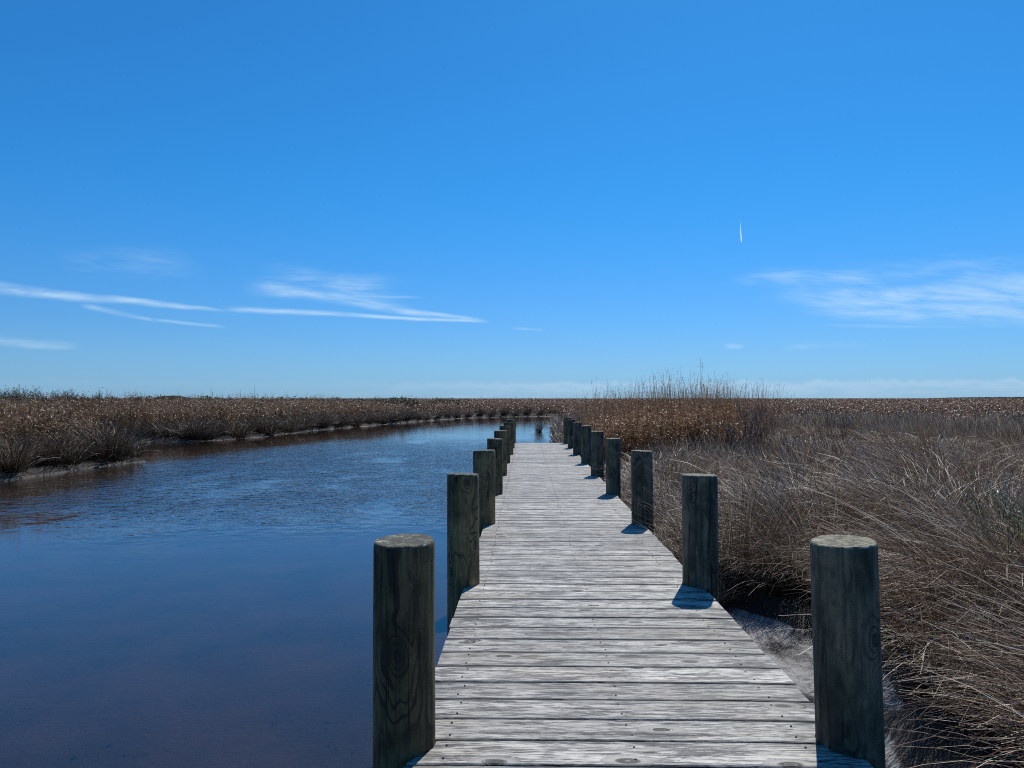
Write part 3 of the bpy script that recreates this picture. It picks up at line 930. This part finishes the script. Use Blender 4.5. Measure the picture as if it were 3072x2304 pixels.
# ---- left-hand marsh: brown reeds with curled leaves
C_reed = newcol('kit reeds')
for k in range(6): proto(C_reed, make_reed_clump(9, .26, .013, .027, (.95, 1.5), (4, 8)))
for k in range(2): proto(C_reed, make_reed_clump(6, .22, .013, .024, (1.3, 1.9), (3, 6)))
for k in range(3): proto(C_reed, make_tuft(46, .22, .016, (.7, 1.15), 5))
x, y = sample(17000, 16, 62, -46, 3)
d = shore(x, y)
ok = (d > .22) & (x < -1.0) & (rng.uniform(size=len(x)) < np.clip(24 / np.hypot(x, y), .38, 1))
x, y, d = x[ok], y[ok], d[ok]
u = rng.uniform(size=len(x))
pick = np.where(u < .80, rng.integers(0, 6, len(x)), np.where(u < .88, rng.integers(6, 8, len(x)), rng.integers(8, 11, len(x))))
pick = np.where((d < 1.6) & (rng.uniform(size=len(x)) < np.where(d < .8, .95, .55)), rng.integers(8, 11, len(x)), pick)
s_ = np.clip(.84 + .08 * d, 0, 1.02) * (.94 + .22 * vnoise(x, y, 4., 51)) * rng.uniform(.88, 1.1, len(x))
scatter('brown_reeds', C_reed, x, y, ground_z(x, y), rng.uniform(0, 6.28, len(x)), s_, pick,
        'dense brown dead reeds with curled tan leaves behind the left bank')

# ---- far marsh all round
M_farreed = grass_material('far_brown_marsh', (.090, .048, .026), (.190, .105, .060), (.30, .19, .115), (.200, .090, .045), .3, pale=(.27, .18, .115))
C_far = newcol('kit far marsh')
for k in range(4): proto(C_far, make_reed_clump(14, 1.1, .04, .085, (.85, 1.30), (3, 6), M_farreed, ll=(.15, .4)))
for k in range(3): proto(C_far, make_mat_clump(44, 1.1, .042, (.7, 1.05), 4, (.05, .5), (.4, 1.4), 1.5, wob=.0))
x, y = sample(16000, 40, 170, -50, 50)
d = shore(x, y)
R = np.hypot(x, y)
ok = (d > 1.25) & (rng.uniform(size=len(x)) < np.clip(60 / R, .25, 1)) & ~((x < 0) & (R < 58) & (rng.uniform(size=len(x)) < .6))
x, y, R = x[ok], y[ok], R[ok]
right = x > .03 * y
pick = np.where(right & (rng.uniform(size=len(x)) < np.clip(1.35 - R / 90, .15, .9)), rng.integers(4, 7, len(x)), rng.integers(0, 4, len(x)))
s_ = rng.uniform(.85, 1.1, len(x)) * np.where(right, .92, 1.0)
scatter('far_marsh', C_far, x, y, ground_z(x, y), rng.uniform(0, 6.28, len(x)), s_, pick,
        'brown marsh grass running away to the flat horizon')
C_vfar = newcol('kit farthest marsh')
for k in range(4): proto(C_vfar, make_reed_clump(34, 4.0, .12, .25, (.9, 1.3), (2, 4), M_farreed, ll=(.2, .6)))
x, y = sample(5200, 150, 620, -50, 50)
s_ = rng.uniform(.85, 1.12, len(x))
scatter('farthest_marsh', C_vfar, x, y, ground_z(x, y), rng.uniform(0, 6.28, len(x)), s_, rng.integers(0, 4, len(x)),
        'farthest brown marsh along the horizon line')

# ---- the rusty stand of tall cordgrass right of the far pilings
C_or = newcol('kit cordgrass')
for k in range(5): proto(C_or, make_reed_clump(11, .26, .012, .020, (1.05, 1.6), (5, 9), M_oran))
for k in range(4): proto(C_or, make_reed_clump(3, .25, .015, .011, (2.1, 2.9), (3, 6), M_oran, .08, ll=(.10, .26)))
x = rng.uniform(0, 13, 7000); y = rng.uniform(15, 34, 7000)
e = x / y
u = rng.uniform(size=len(x))
ok = (in_reeds(x, y) | ((u < .20) & (y > 17) & (y < 32) & (e > .07) & (e < .36 - .05 * rng.uniform(size=len(x))))) & (shore(x, y) > .4)
x, y, u, e = x[ok], y[ok], u[ok], e[ok]
tall = u < .36
s_ = rng.uniform(.85, 1.05, len(x)) * np.where(tall, np.interp(e, [.08, .13, .18, .31, .34, .40], [.68, .76, .83, .85, .76, .62]) * rng.uniform(.8, 1.1, len(x)), np.interp(e, [.08, .15, .24, .30], [.62, .86, .98, .74]) * (.85 + .3 * vnoise(x, y, 1.5, 77)))
scatter('rusty_cordgrass_stand', C_or, x, y, ground_z(x, y), rng.uniform(0, 6.28, len(x)), s_,
        np.where(tall, rng.integers(5, 9, len(x)), rng.integers(0, 5, len(x))),
        'rust-orange stand of tall cordgrass with thin seed stems rising above the horizon')

# sparse tall stems over the left marsh
C_st = newcol('kit tall stems')
for k in range(4): proto(C_st, make_reed_clump(3, .3, .018, .018, (1.75, 2.5), (3, 6), M_reed, .08, (.15, .3)))
x, y = sample(800, 26, 100, -44, 4)
d = shore(x, y); ok = d > 2.; x, y = x[ok], y[ok]
ok = rng.uniform(size=len(x)) < .62; x, y = x[ok], y[ok]
scatter('tall_reed_stems', C_st, x, y, ground_z(x, y), rng.uniform(0, 6.28, len(x)), rng.uniform(.75, 1.1, len(x)),
        rng.integers(0, 4, len(x)), 'scattered thin reed stems poking above the left marsh')

# ------------------------------------------------------------------ single plants
tuss_me = [make_tuft(230, .30, .015, (.8, 1.25), 6, M_tuss, .95, 1.0) for _ in range(4)]
for m_ in tuss_me: m_.name = 'rush_tussock'
BANK = [(-12.5, 17.3, .85), (-12.35, 19.2, .9), (-12.0, 20.6, 1.05), (-15.6, 32.3, .95), (-14.4, 32.2, 1.0), (-13.7, 34.2, .9), (-13.3, 36.6, 1.05),
        (-13.3, 39.5, .9), (-13.0, 41.5, .85), (-12.6, 44, 1.0), (-12.2, 46.5, .9), (-11.8, 49, .95), (-11.3, 51, .9), (-10.8, 53.2, 1.0), (-10.3, 55.5, .9),
        (-9.9, 58, 1.0), (-9.3, 60.5, .95), (-8.9, 62.5, .9), (-8.2, 65, 1.0), (-7.6, 67.5, .95), (-7.0, 69.7, 1.0), (-6.0, 71.3, .95), (-5.0, 73, 1.),
        (-3.9, 74.3, .95), (-2.8, 75.6, 1.), (-1.6, 76.6, .95), (-.4, 77.6, 1.0), (.9, 78.6, 1.)]
ORD = ('first second third fourth fifth sixth seventh eighth ninth tenth eleventh twelfth thirteenth fourteenth fifteenth sixteenth '
       'seventeenth eighteenth nineteenth twentieth twenty-first twenty-second twenty-third twenty-fourth twenty-fifth').split()
for k, (x_, y_, s_) in enumerate(BANK):
    while float(poly_dist(x_, y_)) > .22: x_ += .04; y_ -= .03
    o = obj('rush_tussock', tuss_me[k % 4], None, (x_, y_, float(ground_z(x_, y_))), category='tussock',
            group='rush tussocks along the left bank',
            label=('%s rush tussock along the left bank counting from the inlet, dark at its foot' % ORD[k - 3]) if k > 2 else 'rush tussock')
    o.rotation_euler = (0, 0, random.uniform(0, 6.28)); q_ = s_ * (1. if k < 3 else 1.08); o.scale = (q_, q_, q_ * random.uniform(.85, 1.0))
    if k == 2: o['label'] = 'large tussock at the tip of the near left bank, leaning over the water'; o.scale = (1.2, 1.2, 1.15)
    if k == 0: o['label'] = 'tussock behind the mud shelf nearest the left edge of the view'
    if k == 1: o['label'] = 'tussock midway along the pale mud shelf of the near left bank'
o = obj('water_tussock', tuss_me[1], None, (.70, 41.5, WATER_Z - .05), category='tussock',
        label='lone dark rush tussock standing in the water beyond the end of the boardwalk')
o.scale = (.50, .50, .95)
t_me = make_tuft(420, .26, .0046, (.85, 1.35), 8, M_rush, .75, .75); t_me.name = 'tall_rush_tuft'
o = obj('tall_rush_tuft', t_me, None, (1.92, 6.75, float(ground_z(1.92, 6.75))), category='rush',
        label='tall upright rush tuft with pale curling tips behind the second marsh-side piling')
t2 = make_tuft(120, .16, .0045, (.6, 1.0), 7, M_rush, .8, .9); t2.name = 'small_rush_tuft'
o = obj('small_rush_tuft', t2, None, (1.62, 6.9, float(ground_z(1.62, 6.9))), category='rush',
        label='thin rush tuft growing at the mud edge against the boardwalk')


def make_shrub(H, W, n1, n2, n3, mat, tw, leaf=None, leaf_n=0, lw=.012, ll=.04, leafmat=None):
    """stems that fork twice; leaves are small blades on the outer twigs"""
    S = Strips(); LF = Strips()
    for i in range(n1):
        az_ = rng.uniform(0, 6.283); th = rng.uniform(.05, .75) * W / H
        P, d = S.blade((ang(0, .05 * W), ang(0, .05 * W), -.03), az_, th, th + .25, H * rng.uniform(.65, 1.0), tw * 2.0, rng.uniform(.3, .6), 6, 1, ang(0, .4), .4, .06)
        for j in range(n2):
            f = rng.uniform(.25, 1) * 5.99; q = int(f)
            p0 = P[q] + (P[q + 1] - P[q]) * (f - q)
            L_ = H * rng.uniform(.18, .38)
            P2, d2 = S.blade(p0, az_ + ang(0, 1.3), rng.uniform(.2, 1.1), rng.uniform(.1, .8), L_, tw * 1.1, rng.uniform(.3, .6), 4, 1, ang(0, .6), .4, .08)
            for k in range(n3):
                f = rng.uniform(.2, 1) * 3.99; q = int(f)
                p1 = P2[q] + (P2[q + 1] - P2[q]) * (f - q)
                P3, d3 = S.blade(p1, rng.uniform(0, 6.28), rng.uniform(.1, 1.2), rng.uniform(.1, .7), L_ * .5, tw * .6, rng.uniform(.3, .6), 3, 1, 0, .4, .08)
                for l_ in range(leaf_n):
                    pp = P3[rng.integers(0, 4)] + rng.normal(0, .01 * H, 3)
                    LF.blade(pp, rng.uniform(0, 6.28), rng.uniform(.1, 1.4), rng.uniform(.6, 2.), ll * rng.uniform(.7, 1.3), lw, rng.uniform(.36, .6), 2, 1, 0, .3)
    me = S.mesh('stems', mat)
    lf = LF.mesh('foliage', leafmat) if leaf_n else None
    return me, lf


# bare grey shrub at the right end of the cordgrass
me, _ = make_shrub(1.55, 1.6, 26, 8, 4, M_twig, .008)
me.name = 'bare_shrub'
obj('bare_shrub', me, None, (4.95, 17.0, float(ground_z(4.95, 17.0))), category='shrub',
    label='bare grey twiggy shrub in front of the right end of the rusty cordgrass')
me, _ = make_shrub(1.5, .7, 5, 6, 3, M_twig, .008)
me.name = 'small_bare_shrub'
obj('small_bare_shrub', me, None, (8.6, 20.0, float(ground_z(8.6, 20.0))), category='shrub',
    label='small bare twiggy bush alone in the rush meadow on the right')
# green sprig
st_, lf = make_shrub(1.10, .55, 10, 6, 3, M_green, .004, True, 7, .009, .038, M_green)
sp_ = link(bpy.data.objects.new('green_sprig', None), None, category='plant', label='small green leafy sprig among the dead rushes near the right edge')
sp_.location = (3.36, 5.0, float(ground_z(3.36, 5.0)))
sp_.scale = (.8, .8, 1.0)
obj('stem', st_, sp_); obj('foliage', lf, sp_)

# wax myrtles along the left horizon
kinds = []
for k in range(3):
    kinds.append(make_shrub(2.6, 2.6, 22, 10, 5, M_twig, .022, True, 4, .035, .08, M_shrub))
MYR = [(-31.5, 44, 1.03, 'tallest dark twiggy shrub at the left edge of the picture'),
       (-29.9, 43.5, .95, 'dark twiggy shrub just right of the tallest one at the left edge'),
       (-27.9, 43, .88, 'lower dark shrub filling the dip between the leftmost tall shrub and the rounded twiggy one'),
       (-26.0, 43, .98, 'rounded bare-topped shrub, the last tall one before the low shrub line on the left'),
       (-33.5, 46, 1.0, 'dark shrub half cut off by the left edge, behind the tallest one'),
       (-23.6, 45, .76, 'low dark green shrub next right of the rounded bare-topped shrub'),
       (-21.2, 47, .70, 'small dark green shrub where the left shrub group thins out into reeds')]
for k, (x_, y_, s_, lab) in enumerate(MYR):
    t_ = link(bpy.data.objects.new('wax_myrtle', None), None, category='shrub', group='shrubs at the left edge of the marsh', label=lab)
    t_.location = (x_, y_, -.42); t_.rotation_euler = (0, 0, random.uniform(0, 6.28)); t_.scale = (s_ * .95, s_ * .95, s_ * .84)
    a, b = kinds[k % 3]
    obj('stem', a, t_); obj('foliage', b, t_)
C_sh = newcol('kit shrubs')
for k in range(4):
    a, b = make_shrub(2.0, 2.8, 9, 7, 4, M_twig, .04, True, 6, .08, .16, M_shrub)
    proto(C_sh, b)
px = rng.uniform(120, 1420, 150); yy = rng.uniform(75, 140, 150)
hh = (.80 + .26 * vnoise(px, px * 0, 60., 91)) * np.interp(px, [0, 900, 1400], [1., .9, .8])
scatter('low_shrub_belt', C_sh, (px - 1579) / FPX * yy, yy, yy * 0 - .42, rng.uniform(0, 6.28, 150),
        np.stack([hh * 1.6, hh * 1.6, hh], 1), rng.integers(0, 4, 150), 'belt of low green shrubs along the left horizon behind the reeds')

# far woods: many leaf clumps over a low dome or ridge
def woods(name, cx, cy, hw, depth, H, n, size, label):
    S = Strips()
    for i in range(n):
        u = rng.uniform(-1, 1); v = rng.uniform(-1, 1)
        top = H * (max(0, 1 - abs(u) ** 2.5)) ** .7 * (1 - .3 * v * v) * (.82 + .36 * float(vnoise(u * hw, v * depth, size * 4, 71)))
        z0 = top * rng.uniform(.15, 1) ** .6
        S.blade((u * hw, v * depth, z0), rng.uniform(0, 6.28), rng.uniform(.2, 1.2), rng.uniform(.6, 2), size * rng.uniform(.6, 1.3), size * .6, rng.uniform(.36, .6), 2, 1, 0, .4)
    me = S.mesh(name, M_shrub)
    return obj(name, me, None, (cx, cy, 0), kind='stuff', label=label)


def bx(px, yy): return (px - 1579) / FPX * yy


woods('far_wooded_island', bx(505, 900), 900, 21, 12, 4.4, 5200, 1.4, 'dark wooded rise far off on the left horizon')
woods('far_treeline', bx(3050, 2600), 2600, 330, 30, 6.0, 9000, 4.0, 'low blue-dark treeline far off on the right horizon')

# short vapour trail, a real ribbon of ice cloud ten kilometres off
m, N, out = material('vapour_trail')
em = N.node('ShaderNodeBsdfPrincipled', None, Base_Color=(.95, .95, .95, 1), Roughness=1.)
em.inputs['Specular IOR Level'].default_value = 0
tr = N.node('ShaderNodeBsdfTranslucent', 0, Color=(1, 1, 1, 1))
t_at = N.node('ShaderNodeAttribute', 2, dict(attribute_name='t'))
mx = N.node('ShaderNodeMixShader', 0, i0=.75, i1=em.outputs[0], i2=tr)
tp = N.node('ShaderNodeBsdfTransparent', 0)
mx2 = N.node('ShaderNodeMixShader', 0, i0=N.m('POWER', t_at, 1.3), i1=tp, i2=mx)
N.l.new(mx2, out.inputs[0])
u0, v0 = tan_uv(2220, 655); u1, v1 = tan_uv(2224, 728)
Yc = 9000.
A = np.array((u0 * Yc, Yc, v0 * Yc + 1.3)); B = np.array((u1 * (Yc + 250), Yc + 250, v1 * (Yc + 250) + 1.3))
V, F, T = [], [], []
nr, na = 10, 8
for i in range(nr):
    t = i / (nr - 1); c_ = A + (B - A) * t
    r_ = 2.0 + 5.5 * t ** .7 if i < nr - 1 else 2.
    for j in range(na):
        a = 2 * math.pi * j / na
        V.append(c_ + np.array((math.cos(a) * r_, math.sin(a) * r_, 0))); T.append(t)
for i in range(nr - 1):
    for j in range(na):
        a = i * na + j; b = i * na + (j + 1) % na
        F.append((a, b, b + na, a + na))
me = mesh_np('vapour_trail', np.array(V) - A, F, m, {'t': T}, True)
obj('vapour_trail', me, None, tuple(A), category='vapour trail', label='short white vapour trail high in the blue sky on the right')
